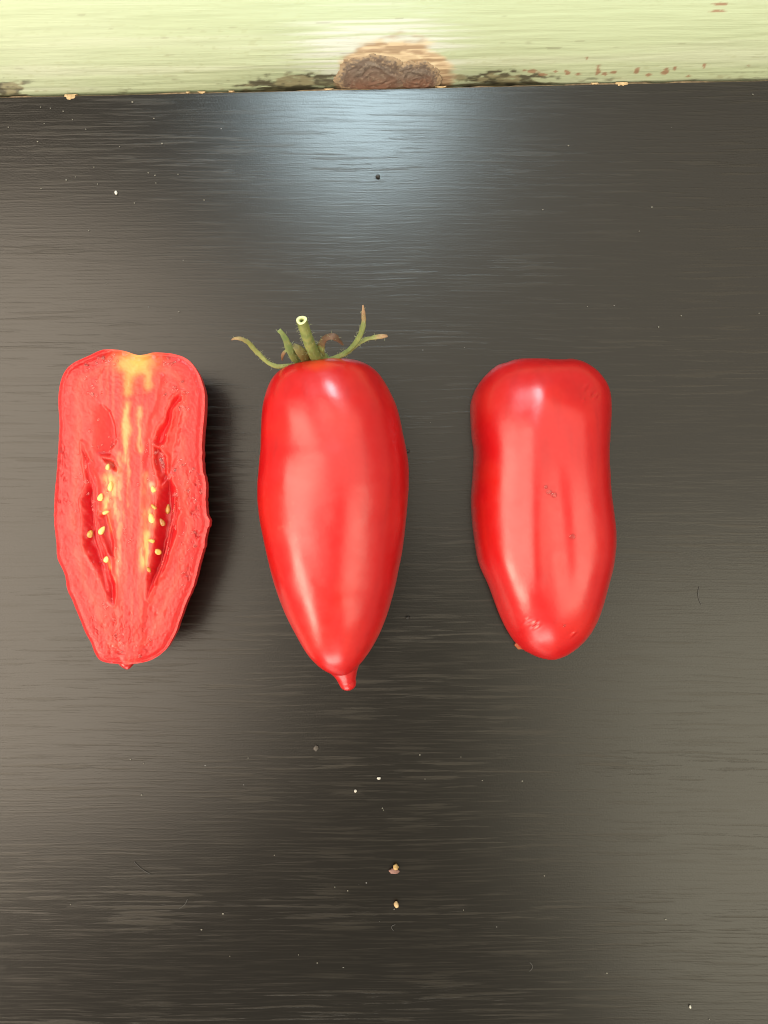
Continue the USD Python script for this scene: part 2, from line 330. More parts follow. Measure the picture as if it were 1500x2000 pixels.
def knot(cx, cy, rx, ry, height, seed, label):
    u = np.linspace(-1.25, 1.25, 150); v = np.linspace(-1.25, 1.25, 110)
    # angle range of the rail that shows around the knot's middle
    a_line = np.radians(np.linspace(19, 78, 600)); pl = rail_point(np.full(600, (cx - 750) * K * 0.9), a_line); pyl = to_px(pl)[1]
    def a_at(y): return np.interp(-np.asarray(y, float), -pyl, a_line)
    a_c = a_at(cy); half = abs(a_at(cy - ry) - a_c)
    zc = rail_profile(np.array(a_c))[1]
    xc = (cx - 750) * K * (H - zc) / H; rxw = rx * K
    U, Vv = np.meshgrid(u, v, indexing='ij')
    Xk = xc + U * rxw; Ak = a_c + Vv * half
    r = np.hypot(U, Vv) + 0.55 * (n2(U, Vv, 3.2, 3.2, seed, 5) - 0.5)
    hgt = height * np.clip(1 - r ** 2.4, -0.4, 1) + 0.00012 * np.sin(r * 21 + 6 * n2(U, Vv, 3, 3, seed + 2, 3)) * sstep(1.0, 0.5, r) + 0.00004 * (n2(U, Vv, 5, 5, seed + 3, 4) - 0.5)
    hgt = np.where(r > 1.02, -0.0015 - 0.002 * (r - 1), hgt)
    Pk = rail_point(Xk, Ak, hgt)
    w1, w2, w3 = (n2(U, Vv, k, k, seed + m, 4) for k, m in ((2.6, 5), (7, 6), (15, 9)))
    ro = np.hypot(U - 0.05, (Vv + 0.25) * 0.85) + 0.35 * (w1 - 0.5)
    rings = 0.5 + 0.5 * np.sin(ro * 19 + 1.6 * w1)
    c = lerp((0.085, 0.058, 0.042), (0.125, 0.097, 0.075), rings * sstep(-0.7, 0.2, Vv))
    c = lerp(c, (0.062, 0.04, 0.03), sstep(0.75, 0.98, rings) * 0.55 * sstep(0.3, 0.55, w2))
    c = lerp(c, (0.14, 0.06, 0.034), sstep(0.55, -0.4, Vv + 0.6 * (w1 - 0.5)) * sstep(1.0, 0.4, np.abs(U)) * 0.8)
    c = lerp(c, (0.04, 0.023, 0.017), sstep(0.56, 0.72, w2) * 0.4 + sstep(0.16, 0.05, np.hypot(U + 0.12, (Vv - 0.1) * 1.6) + 0.2 * w3) * 0.8)
    c = lerp(c, (0.23, 0.18, 0.13), sstep(0.62, 0.72, w3) * 0.35)
    c = lerp(c, CREAM, sstep(0.80, 0.95, r + 0.25 * (w3 - 0.5)) * sstep(0.40, 0.55, w2) * sstep(-0.3, 0.2, Vv) * 0.4)
    rag = sstep(0.72, 1.0, r + 0.5 * (w3 - 0.5))
    c = lerp(c, lerp(TAN * 0.8, TAN * 1.2, w3), rag * 0.75)
    o = obj('knot', outward(Pk.reshape(-1, 3), tri(grid_faces(len(u), len(v)))), knot_mat, rail, color=c.reshape(-1, 3))
    o.SetCustomDataByKey('label', label)
knot(748, 154, 70, 52, 0.0006, 51, 'larger brown knot of bare wood')
knot(832, 156, 48, 36, 0.0004, 61, 'smaller brown knot of bare wood')

# ------------------------------------------------------------------ whole tomato
RED = np.array((0.40, 0.005, 0.0066)); DEEP = np.array((0.31, 0.0033, 0.0054)); ORANGE = np.array((0.44, 0.0105, 0.007))
whole = thing('whole_tomato', 'whole long red tomato with green calyx and pointed tip, between the two halves', 'tomato')
prof = np.array([(703.2, 660, 668), (705, 636, 690), (709, 606, 706), (714, 583, 718), (722, 556, 730), (735, 538, 742), (750, 527, 751), (770, 519, 762), (797, 513, 774), (823, 511, 781.5), (850, 510, 787), (877, 509, 792),
    (903, 506.5, 796), (924, 505, 797.6), (948, 503.6, 797.6), (972, 503.6, 796.4), (996, 505, 794.5), (1020, 508, 792), (1044, 512.5, 789), (1068, 517.5, 785.6), (1092, 523, 781.5), (1116, 529, 777),
    (1140, 536, 772.5), (1164, 544.5, 766.5), (1188, 554.5, 759.5), (1212, 566, 751), (1236, 579, 740.5), (1260, 593, 727.5), (1276, 604, 717), (1288, 615, 708), (1298, 626, 698.5), (1306, 638, 690), (1312, 651, 681), (1315, 662, 673)])
ys = np.r_[703.2 + 46 * np.linspace(0, 1, 60) ** 2, np.linspace(750, 1280, 230)[1:], 1280 + 35 * np.sin(np.linspace(0, np.pi / 2, 60))[1:]]
lx, rx_ = PchipInterpolator(prof[:, 0], prof[:, 1])(ys), PchipInterpolator(prof[:, 0], prof[:, 2])(ys)
Z0 = 0.0213
SC = K * (H - Z0) / H
cxm, hw = (lx + rx_) / 2, (rx_ - lx) / 2
NT = 260
th = np.linspace(0, 2 * np.pi, NT, endpoint=False)
Yg, Tg = np.meshgrid(ys, th, indexing='ij')
endfade = sstep(703, 760, Yg) * sstep(1310, 1200, Yg)
lobe = 1 + endfade * (0.010 * np.cos(3 * Tg - 0.9) + 0.012 * np.cos(5 * Tg + 0.6) * sstep(1150, 850, Yg) - 0.022 * np.exp(-((Tg - 2.25) / 0.35) ** 2) * np.exp(-((Yg - 868) / 34) ** 2) - 0.016 * np.exp(-((Tg - 1.68) / 0.16) ** 2) * np.exp(-((Yg - 800) / 45) ** 2) - 0.014 * np.exp(-((Tg - 1.62) / 0.18) ** 2) * np.exp(-((Yg - 1010) / 90) ** 2) + 0.05 * (fbm(np.stack([np.cos(Tg) * 1.5, Yg / 120, np.sin(Tg) * 1.5], -1), 2, 71) - 0.5))
flat = np.where(np.sin(Tg) > 0, 0.96, 0.98)
R = hw[:, None] * SC * lobe
Xw = (cxm[:, None] - 750) * SC + R * np.cos(Tg)
Zw = Z0 + R * np.sin(Tg) * flat + 0.003 * sstep(1150, 1320, Yg)
Yw = np.broadcast_to((1000 - ys)[:, None] * SC, Xw.shape).copy()
# the shoulder dips where the stalk sits
v = np.stack([Xw, Yw, Zw], -1).reshape(-1, 3)
f = tri(grid_faces(len(ys), NT))
iw = np.arange(len(ys) - 1) * NT + NT - 1
f = np.vstack([f, np.stack([iw, iw + NT, iw + 1], -1), np.stack([iw, iw + 1, iw + 1 - NT], -1)])
v = np.vstack([v, [[v[:NT, 0].mean(), v[0, 1] - 0.0004, v[:NT, 2].mean()]], [[v[-NT - 0:, 0].mean(), Yw[-1, 0] - 0.0001, v[-NT:, 2].mean()]]])
i = np.arange(NT); j = (i + 1) % NT; n = len(v)
f = np.vstack([f, np.stack([np.full(NT, n - 2), i, j], -1), np.stack([np.full(NT, n - 1), (len(ys) - 1) * NT + j, (len(ys) - 1) * NT + i], -1)])
v[:, 2] += max(0, 0.0 - v[:, 2].min()) - max(0, v[:, 2].min())
def skin_color(v, seed, spots=()):
    q = fbm(v * 90, 3, seed); q2 = fbm(v * np.array([420, 60, 420]), 3, seed + 1)
    c = lerp(RED, ORANGE, sstep(0.45, 0.75, q) * 0.7); c = lerp(c, DEEP, sstep(0.5, 0.8, q2) * 0.35)
    px, py = to_px(v)
    for (cx, cy, r, k) in spots:
        qd = np.hypot(px - cx, py - cy) / r + 0.5 * (noise(v * 2500, seed + 2) - 0.5)
        c = lerp(c, (0.30, 0.03, 0.02), sstep(1.0, 0.6, qd) * (v[:, 2] > 0.012) * k)
    return c
sp = [(546, 1031, 5, .5), (552, 1029, 4, .5), (565, 1021, 4, .6), (566, 1028, 4, .5), (572, 983, 4, .4), (575, 1008, 4, .35), (580, 1054, 2.5, .4), (553, 1111, 2, .4)]
sc_ = skin_color(v, 73, sp)
pxv, pyv = to_px(v)
sc_ = lerp(sc_, (0.55, 0.06, 0.015), sstep(28, 6, np.hypot((pxv - 622) / 1.8, pyv - 704)) * 0.6)
obj('skin', outward(v, f), skin_mat, whole, color=sc_)

tm, tt = tube(W([668, 672, 675, 678, 680.5, 682, 682.7], [1290, 1304, 1316, 1329, 1338, 1344, 1346.8], [.0215, .0225, .0225, .022, .0217, .0214, .0213]), np.array([74, 60, 44, 34, 30, 20, 6]) * K * .95, 0.9, nseg=32, per=12)
tm = outward(*tm); obj('tip', tm, skin_mat, whole, color=skin_color(tm[0], 79))
# calyx and stalk
LEAF = np.array((0.105, 0.15, 0.042)); LEAF_L = np.array((0.17, 0.20, 0.062)); DRY = np.array((0.17, 0.085, 0.035)); DRYT = np.array((0.22, 0.125, 0.065))
calyx_c = W(616, 707, 0.027)
tube_m, tt = tube(W([598, 610, 624, 640], [712, 709, 706.5, 704], [0.0235, 0.0265, 0.0265, 0.0235]), np.array([14, 26, 26, 13]) * K, 0.5, nseg=16, per=10)
calyx = obj('calyx', outward(*tube_m), green_mat, whole, color=lerp(LEAF * 0.9, (0.13, 0.12, 0.035), noise(tube_m[0] * 900)))
hair_p, hair_n = [], []
def fuzz(tm, k, length):
    m = trimesh.Trimesh(tm[0], tm[1], process=False)
    pts, fi = trimesh.sample.sample_surface(m, k, seed=len(hair_n) + 1)
    nn = m.face_normals[fi]
    for p, d in zip(pts, nn):
        d = d + rng.normal(0, 0.35, 3); d /= np.linalg.norm(d)
        L = length * rng.uniform(0.5, 1.3)
        hair_p.extend([p, p + d * L * 0.5, p + d * L + rng.normal(0, 0.1, 3) * L]); hair_n.append(3)
def sepal(pts, wid, thick, tipdry, mid=LEAF, dry=DRY, label=None, hairs=0, twist=0.0, side=(0, 0, 1)):
    pts = np.array(pts, float)
    tm, tt = tube(W(pts[:, 0], pts[:, 1], pts[:, 2]), np.array(wid) * K * 0.88, thick, nseg=14, per=10, twist=twist, side=side)
    tm = outward(*tm); vv = tm[0]
    vv = vv + (fbm(vv * 700, 2, 5)[:, None] - 0.5) * 0.0004
    q = noise(vv * 600, 6)
    c = lerp(mid, LEAF_L, sstep(0.35, 0.8, q) * 0.6)
    c = lerp(c, dry, sstep(tipdry - 0.12, tipdry + 0.08, tt + 0.15 * (q - 0.5)))
    o = obj('sepal', (vv, tm[1]), green_mat, calyx, color=c)
    if label: o.SetCustomDataByKey('label', label)
    if hairs: fuzz((vv, tm[1]), hairs, 0.0008)
sepal([(606, 710, .027), (585, 713, .0262), (560, 714.5, .0275), (533, 714, .0285), (516, 702, .0295), (496, 682, .0315), (480, 666, .034), (467, 661, .035), (452, 664.5, .034)],
      [10, 9, 8.5, 8.5, 9, 9, 8.5, 7.5, 2], 0.5, 0.9, mid=LEAF_L * np.array([1, .92, .8]), dry=DRYT, hairs=60)
sepal([(598, 710, .0265), (580, 700, .030), (566, 682, .034), (556, 659, .038), (545, 644, .040)], [20, 21, 15, 11, 8], 0.3, 1.3, mid=LEAF * np.array([.85, 1.0, 1.1]), hairs=60)
sepal([(612, 709, .0275), (600, 699, .030), (587, 686, .033), (572, 674, .034)], [24, 26, 20, 9], 0.25, 0.1, mid=(0.12, .125, .035), dry=(0.115, 0.10, 0.03), label='dry brown sepal', hairs=25)
sepal([(560, 684, .030), (554, 690, .029), (552, 703, .026)], [5, 7, 3], 0.4, 0.2, dry=DRYT * 0.8, label='hanging dry sepal tip')
sepal([(627, 704, .0265), (625, 688, .031), (628, 673, .035), (637, 660, .038), (649, 657, .039), (660, 663, .038), (671, 674, .036)], [16, 19, 15, 12, 13, 9, 2], 0.3, 0.5, dry=(0.07, 0.038, 0.02), hairs=60)
sepal([(624, 707, .027), (653, 699.5, .0285), (680, 686, .031), (701, 670, .033), (725, 660, .035), (742, 657, .036), (757, 655.5, .036)], [13, 10, 10, 8.5, 8, 9, 5], 0.45, 0.93, mid=LEAF_L * 0.85, dry=DRYT, hairs=80)
sepal([(664, 695, .0295), (688, 677, .033), (703, 655, .037), (710, 630, .041), (710, 612, .043), (708.5, 596, .044)], [6, 9, 10.5, 9, 7, 2.5], 0.4, 0.84, mid=LEAF, dry=DRYT, hairs=70)
# stalk with its cut, hollow end
sp_ = np.array([(627, 706, .0255), (620, 697, .029), (611, 684, .0325), (600, 658, .038), (592, 634, .042), (589, 625.5, .0435)])
tm, tt = tube(W(sp_[:, 0], sp_[:, 1], sp_[:, 2]), np.array([40, 31, 24.5, 21.5, 21, 21]) * K * 0.84, 1.0, nseg=24, per=10, cap=False)
tm = outward(*tm)
q = noise(tm[0] * np.array([900, 200, 900]), 9)
stem = obj('stalk', tm, green_mat, whole, color=lerp(LEAF * 1.1, LEAF_L * 1.1, sstep(0.3, 0.8, q)))
fuzz(tm, 160, 0.0008)
pend = W(sp_[-1, 0], sp_[-1, 1], sp_[-1, 2]); pprev = W(sp_[-2, 0], sp_[-2, 1], sp_[-2, 2])
t = pend - pprev; t /= np.linalg.norm(t)
t2 = t * 0.55 + np.array([0.02, 0.10, 1.0]); t2 /= np.linalg.norm(t2)
a = np.cross(t, [0, 0, 1.]); a /= np.linalg.norm(a); b = np.cross(t, a)
rings = []
r0 = 21 * K * 0.84 / 2
for rr, d in ((1.0, -0.0003), (1.02, 0.0), (0.97, 0.00014), (0.72, 0.00016), (0.42, 0.00006), (0.32, -0.0004), (0.24, -0.0018)):
    thh = np.linspace(0, 2 * np.pi, 32, endpoint=False)
    rings.append(pend + t * d + r0 * rr * (1 + 0.05 * np.sin(3 * thh + 1))[:, None] * (np.cos(thh)[:, None] * a + np.sin(thh)[:, None] * b))
rv = np.array(rings); nr = len(rings)
vv = np.vstack([rv.transpose(1, 0, 2).reshape(-1, 3), [pend - t * 0.0018]])
ff = tri(grid_faces(32, nr, wrap=True)); i = np.arange(32)
ff = np.vstack([ff, np.stack([i * nr + nr - 1, ((i + 1) % 32) * nr + nr - 1, np.full(32, 32 * nr)], -1)])
cc = np.tile(np.array([LEAF, LEAF_L, (0.48, 0.52, 0.28), (0.52, 0.55, 0.33), (0.32, 0.36, 0.13), (0.12, 0.16, 0.04), (0.05, 0.07, 0.02)]), (32, 1)); cc = np.vstack([cc, [[0.06, 0.09, 0.02]]])
o = obj('cut_end', (vv, ff), green_mat, stem, color=cc); o.SetCustomDataByKey('label', 'pale hollow cut end')
hp = path_for('hairs', calyx)
hc = UsdGeom.BasisCurves.Define(stage, hp)
hc.CreateTypeAttr('linear'); hc.CreatePointsAttr(Vt.Vec3fArray.FromNumpy(np.array(hair_p, np.float32))); hc.CreateCurveVertexCountsAttr(Vt.IntArray(hair_n))
hc.CreateWidthsAttr(Vt.FloatArray([0.00005])); hc.SetWidthsInterpolation('constant')
UsdShade.MaterialBindingAPI.Apply(hc.GetPrim()).Bind(hair_mat); hc.GetPrim().SetCustomDataByKey('kind', 'stuff')

# ------------------------------------------------------------------ the two halves: outlines traced as the thing's own plan
def z1(p, ox, oy, s): return [(ox + x / s, oy + y / s) for x, y in p]
outL = z1([(545,122),(620,122),(690,135),(740,152),(790,163),(830,160),(880,148),(950,145),(1020,150),(1080,162),(1130,175),(1180,205),(1225,255),(1255,305),(1280,370),(1295,430),(1298,500),(1295,580),(1288,660),(1280,740),(1277,820),(1278,900),(1283,980),(1292,1050),(1302,1110),(1300,1180),(1300,1260)], 60, 650, 3.75) \
     + z1([(1299,60),(1303,100),(1319,128),(1312,180),(1295,215),(1285,280),(1265,370),(1238,455),(1215,540),(1180,640),(1140,740),(1110,820),(1085,890),(1060,960),(1030,1020),(990,1080),(940,1125),(880,1160),(800,1180),(720,1190),(640,1188),(560,1180),(505,1158),(480,1128),(460,1085),(440,1030),(405,970),(370,880),(335,800),(300,715),(270,650),(255,560),(240,510),(205,440),(192,390),(188,300),(175,200),(170,100)], 60, 980, 3.75) \
     + z1([(172,1250),(178,1150),(188,1050),(195,950),(202,850),(207,750),(210,680),(207,600),(202,520),(205,440),(215,380),(235,310),(265,260),(300,230),(350,200),(400,180),(450,155),(500,132)], 60, 650, 3.75)
outR = z1([(430,175),(500,152),(600,143),(700,138),(740,140),(780,148),(830,152),(880,150),(950,145),(1010,148),(1070,165),(1130,195),(1190,240),(1240,295),(1275,350),(1297,420),(1303,490),(1300,580),(1292,680),(1283,780),(1277,880),(1277,960),(1280,1060),(1285,1160),(1295,1260)], 880, 670, 4.1667) \
     + z1([(1306,40),(1315,100),(1328,200),(1333,290),(1330,380),(1322,460),(1305,560),(1280,650),(1255,750),(1225,860),(1190,960),(1150,1040),(1100,1110),(1040,1170),(980,1220),(900,1262),(830,1282),(760,1278),(690,1258),(620,1225),(560,1185),(510,1130),(460,1050),(410,950),(370,850),(330,740),(290,640),(245,545),(215,450),(195,330),(178,200),(168,80)], 880, 980, 4.1667) \
     + z1([(165,1250),(172,1150),(180,1050),(185,950),(185,870),(175,800),(165,700),(160,600),(160,510),(172,450),(195,390),(230,330),(280,270),(340,215),(390,185)], 880, 670, 4.1667)

half_up = thing('halved_tomato', 'long red tomato half lying cut face up, showing yellow seeds and wet flesh', 'tomato half')
ZC = 0.0205
NS = 640
oL = closed_curve(outL, NS)
_c = oL.mean(0); _d = oL - _c; _d /= np.linalg.norm(_d, axis=1, keepdims=True)
oL = oL + _d * (3.2 * (fbm(np.stack([oL[:, 0] / 13, oL[:, 1] / 13, oL[:, 0] * 0], -1), 3, 41) - 0.5) * (0.5 + sstep(330, 380, oL[:, 0]) * sstep(860, 920, oL[:, 1])))[:, None]
# the skin's bulge below the rim shows on the side towards the lens: the cut face stops a little short there
sh = 6.0 * sstep(300, 400, oL[:, 0]) * sstep(1150, 900, oL[:, 1])
oL = oL - np.stack([sh, 0 * sh], -1)
spineL = np.stack([255 - 8 * sstep(1000, 1230, oL[:, 1]), np.clip(oL[:, 1], 775, 1225)], -1)
ts = np.r_[np.linspace(0, 0.9, 95), 0.9 + 0.1 * np.linspace(0, 1, 26)[1:]]
G = spineL[:, None] + ts[None, :, None] * (oL - spineL)[:, None]
gx, gy = G[..., 0], G[..., 1]
d_out = cKDTree(closed_curve(oL, 3000)).query(np.stack([gx, gy], -1).reshape(-1, 2))[0].reshape(gx.shape)
wob = 15 * (n2(gx, gy, 1 / 20, 1 / 20, 81, 4) - 0.5); wx = gx + wob; wy = gy + 15 * (n2(gx, gy, 1 / 22, 1 / 22, 82, 3) - 0.5)
FL = np.array((0.47, 0.013, 0.013)); FLD = np.array((0.38, 0.006, 0.008)); FLP = np.array((0.54, 0.045, 0.030)); GEL = np.array((0.42, 0.004, 0.009)); YEL = np.array((0.72, 0.40, 0.13)); YELO = np.array((0.72, 0.26, 0.045))
grain = n2(gx, gy, 1 / 5, 1 / 5, 83, 3); fib = n2(gx, gy, 1 / 6, 1 / 70, 84, 3); big = n2(gx, gy, 1 / 40, 1 / 60, 85, 2)
c = lerp(FL, FLP, sstep(0.4, 0.75, big) * 0.55)
c = lerp(c, FLD, sstep(0.5, 0.72, n2(gx, gy, 1 / 16, 1 / 26, 96, 4)) * 0.42)
c = lerp(c, FLD, sstep(0.5, 0.75, grain) * 0.3)
c = lerp(c, FLP, sstep(0.58, 0.74, n2(gx, gy, 1 / 12, 1 / 30, 97, 3)) * 0.4)
c = lerp(c, FLD, sstep(56, 14, d_out + 30 * (n2(gx, gy, 1 / 12, 1 / 40, 98, 3) - 0.5)) * 0.45)
c = lerp(c, FLD, sstep(30, 8, d_out + 22 * (n2(gx, gy, 1 / 14, 1 / 25, 86, 3) - 0.5)) * 0.75)
c = lerp(c, (0.52, 0.010, 0.012), sstep(6, 1.5, d_out) * 0.8)
pale = np.exp(-((d_out - 37 - 10 * (n2(gx, gy, 1 / 60, 1 / 60, 87, 2) - 0.5)) / 6.5) ** 2) * sstep(0.3, 0.6, n2(gx, gy, 1 / 30, 1 / 30, 88, 2) + 0.12)
c = lerp(c, FLP * 1.05, pale * 0.75)
inner_l = sstep(8, -4, np.abs(wx - 178) - 16) * sstep(1000, 1030, wy) * sstep(1190, 1160, wy)
# core: column of pale strands
corew = PchipInterpolator([690, 740, 790, 830, 900, 1000, 1100, 1180, 1240, 1300], [40, 62, 52, 36, 28, 27, 28, 27, 24, 16])(np.clip(gy, 690, 1300))
core = sstep(6, -6, np.abs(wx - 256) - corew)
c = lerp(c, lerp(FL, FLP, sstep(0.35, 0.7, fib)) * 1.04, core * 0.85)
for P, w, col_, k in (([(249, 790), (248, 850), (246, 895)], 7, YEL, .75), ([(248, 870), (250, 930), (249, 985)], 3, (0.70, .24, .10), .7), ([(275, 800), (274, 840), (273, 880)], 5, YEL, .5), ([(232, 890), (234, 980), (232, 1080), (228, 1130)], 6, (0.70, .22, .10), .75), ([(285, 930), (287, 1000), (283, 1060), (278, 1110)], 8, (0.70, .22, .10), .6), ([(228, 1190), (232, 1260)], 6, FLP * 1.1, .6), ([(272, 1190), (262, 1250), (268, 1262)], 6, FLP * 1.1, .6),
        ([(213, 932), (219, 950), (216, 972), (211, 992)], 11, YEL, .95), ([(214, 1010), (211, 1030)], 8, YEL, .8), ([(222, 960), (225, 1010)], 6, (0.70, .26, .11), .7), ([(292, 1000), (296, 1020)], 9, YEL, .7), ([(287, 1045), (284, 1075), (280, 1100)], 7.5, YEL, .9), ([(299, 948), (303, 958)], 6, (0.70, .40, .24), .8), ([(213, 905), (212, 915)], 5, (0.70, .36, .22), .7), ([(209, 1098), (216, 1110)], 4, YEL, .6)):
    c = lerp(c, col_, np.exp(-(line_d(wx + 4 * (fib - .5), wy, P) / w) ** 2) * k * 0.8 * np.clip(0.3 + 0.9 * sstep(0.35, 0.6, n2(gx, gy, 1 / 9, 1 / 26, 95, 3)), 0, 1))
top = np.exp(-(np.hypot((wx - 268) / 1.5, wy - 706) / 22) ** 2); c = lerp(c, YELO, np.clip(top * 1.0, 0, 1))
for P, w in (([(268, 715), (254, 735), (252, 765)], 9), ([(278, 715), (290, 735), (288, 755)], 9), ([(240, 712), (262, 722)], 9)):
    c = lerp(c, YELO * np.array([1, 1.1, 1.5]), np.exp(-(line_d(wx, wy, P) / w) ** 2) * 0.6)
zz = 0.00007 * (grain - 0.5) * 2 + 0.0005 * (big - 0.5) - 0.0004 * sstep(14, 0, d_out) + core * 0.0003
cavs = [([(163, 868), (172, 890), (182, 925), (190, 955), (193, 1010), (200, 1050), (211, 1085), (223, 1140), (224, 1180), (213, 1172), (204, 1150), (189, 1112), (174, 1088), (162, 1062), (163, 1010), (161, 975), (170, 945), (166, 905)], .0021, GEL, 18),
        ([(352, 766), (336, 785), (325, 812), (311, 840), (297, 862), (310, 872), (322, 864), (331, 830), (339, 800), (355, 782)], .0015, GEL * 1.3, 9),
        ([(318, 925), (310, 958), (305, 1000), (302, 1050), (296, 1090), (288, 1130), (290, 1168), (301, 1140), (319, 1115), (333, 1080), (344, 1040), (351, 1000), (346, 962), (336, 930)], .0028, GEL * 0.9, 20),
        ([(300, 870), (312, 872), (324, 892), (326, 930), (314, 945), (306, 915)], .0012, FLD, 6),
        ([(202, 895), (219, 900), (228, 918), (222, 915), (208, 905)], .0012, FLD, 4),
        ([(190, 1010), (208, 1000), (216, 1030), (222, 1090), (210, 1080), (199, 1052)], .0010, FLD, 6)]
for P, dep, gc, soft in cavs:
    s = poly_sd(wx * 0.8 + gx * 0.2, wy * 0.8 + gy * 0.2, P)
    m_ = sstep(-2, soft, s)
    zz = zz - dep * m_ + 0.0003 * np.exp(-((s + 3) / 3.5) ** 2)
    c = lerp(c, gc, sstep(-4, 9, s) * 0.93)
    c = lerp(c, FLP, np.exp(-((s + 5) / 4) ** 2) * 0.35)
# shallow hollow at the upper left, its right edge undercut
s = poly_sd(wx, wy, [(172, 772), (192, 785), (216, 802), (225, 828), (227, 858), (214, 890), (192, 885), (172, 862), (166, 815)])
ramp = sstep(165, 222, gx)
ramp = sstep(178, 222, gx) * sstep(770, 815, gy)
zz = zz - 0.0016 * sstep(-2, 5, s) * ramp; c = lerp(c, FLD * 1.15, sstep(-1, 8, s) * ramp * 0.8)
s = poly_sd(wx, wy, [(352, 790), (338, 820), (326, 868), (322, 900), (334, 930), (345, 900), (352, 860), (358, 810)])
zz = zz - 0.0008 * sstep(-4, 14, s); c = lerp(c, FLP, sstep(0, 10, s) * 0.5)
# strands of flesh standing in the cavities
for P, w, hh in (([(172, 905), (183, 945), (184, 1000), (186, 1050), (199, 1095), (213, 1150)], 3.6, .0011), ([(344, 968), (341, 1000), (330, 1035), (327, 1062), (319, 1095), (303, 1140)], 2.4, .0014)):
    e = np.exp(-(line_d(gx, gy, P) / w) ** 2); zz = zz + hh * e; c = lerp(c, (0.62, 0.04, 0.04), e * 0.85)
# torn pits in the flesh of the right wall and along the left
pit = sstep(0.54, 0.68, n2(gx, gy, 1 / 8, 1 / 11, 91, 3)) * (sstep(345, 375, gx) * sstep(900, 940, gy) * sstep(1230, 1180, gy) * sstep(6, 14, d_out) + 0.6 * sstep(145, 125, gx) * sstep(840, 870, gy) * sstep(1020, 980, gy) + 0.5 * sstep(1170, 1200, gy) * sstep(10, 20, d_out))
zz = zz - 0.00035 * pit; c = lerp(c, FLD * 0.75, pit * 0.75)
edge0 = sstep(1.0, 0.985, ts)[None, :]
zz = zz * np.broadcast_to(sstep(1.0, 0.93, ts), zz.shape)
TILT = 0.0
Zf = ZC + zz
vf = W(gx, gy, ZC); vf[..., 2] = Zf
f = tri(grid_faces(NS, len(ts), wrap=True))
def up(v, f):
    m = trimesh.Trimesh(v, f, process=False)
    return (v, f) if m.face_normals[:, 2].sum() > 0 else (v, f[:, ::-1])
obj('cut_face', up(vf.reshape(-1, 3), f), flesh_mat, half_up, color=np.clip(c, 0.002, 0.95).reshape(-1, 3))
# the skin below
cKDTree_flat = cKDTree(np.stack([gx, gy], -1).reshape(-1, 2))
tb_ = np.sin(np.linspace(0, np.pi / 2, 60))
Gb = spineL[:, None] + tb_[None, :, None] * (oL - spineL)[:, None]
Dp = ZC * PchipInterpolator([680, 775, 900, 1100, 1225, 1300], [1, 1, 1, 0.96, 0.78, 0.7])(np.clip(spineL[:, 1], 680, 1300))
vb = W(Gb[..., 0], Gb[..., 1], ZC); vb[..., 2] = ZC - Dp[:, None] * (1 - tb_[None, :] ** 2.3) ** (1 / 2.3)
v_ = vb.reshape(-1, 3); ff = up(v_, tri(grid_faces(NS, len(tb_), wrap=True))); ff = (ff[0], ff[1][:, ::-1])
obj('skin', ff, skin_mat, half_up, color=skin_color(v_, 75) * 1.5)
tm, tt = tube(W([247, 248, 249, 250], [1275, 1291, 1301, 1307], [.0165, .0172, .0178, .018]), np.array([44, 34, 20, 5]) * K, 0.75, nseg=20, per=12)
tm = outward(*tm); o = obj('tip', tm, skin_mat, half_up, color=skin_color(tm[0], 76) * 0.9)
# beads of juice that catch the light
ms = []
for (x0, x1, y0, y1, k) in ((188, 232, 690, 712, 16), (165, 205, 712, 775, 14), (318, 345, 692, 714, 10), (335, 372, 738, 800, 16), (318, 350, 745, 775, 8), (340, 395, 900, 1060, 34), (350, 392, 1060, 1150, 12), (300, 318, 880, 930, 9), (180, 240, 850, 900, 9), (225, 262, 1000, 1110, 6), (165, 225, 880, 1000, 10), (270, 330, 840, 960, 16), (200, 225, 1170, 1230, 7), (225, 300, 1235, 1290, 8), (130, 200, 800, 1000, 10)):
    for _ in range(k):
        dx, dy = rng.uniform(x0, x1), rng.uniform(y0, y1)
        kk = cKDTree_flat.query([dx, dy])[1]
        rr = rng.uniform(1.6, 3.8)
        if poly_sd(np.array([dx]), np.array([dy]), oL)[0] < 9: continue
        m = trimesh.creation.icosphere(subdivisions=3); q = m.vertices * (1 + 0.7 * (fbm(m.vertices * 1.3 + dx, 2, 7) - 0.5))[:, None] * [rr * K * rng.uniform(.7, 1.4), rr * K, rr * K * .26]
        ms.append(trimesh.Trimesh(q + W(dx, dy, ZC) * [1, 1, 0] + [0, 0, Zf.reshape(-1)[kk]], m.faces, process=False))
for P in ([(343, 985), (330, 1033), (328, 1062)], [(329, 1068), (326, 1085)], [(320, 1096), (316, 1104)], [(313, 1112), (309, 1118)], [(195, 1092), (200, 1104)]):
    P = np.array(P, float); zt = Zf.reshape(-1)[cKDTree_flat.query(P)[1]] + .0003
    tm, _t2 = tube(np.c_[W(P[:, 0], P[:, 1], ZC)[:, :2], zt], np.full(len(P), 2.2) * K, 1.0, nseg=8, per=6)
    ms.append(trimesh.Trimesh(*outward(*tm), process=False))
tag(obj('juice', trimesh.util.concatenate(ms), drop_mat, half_up), kind='stuff')
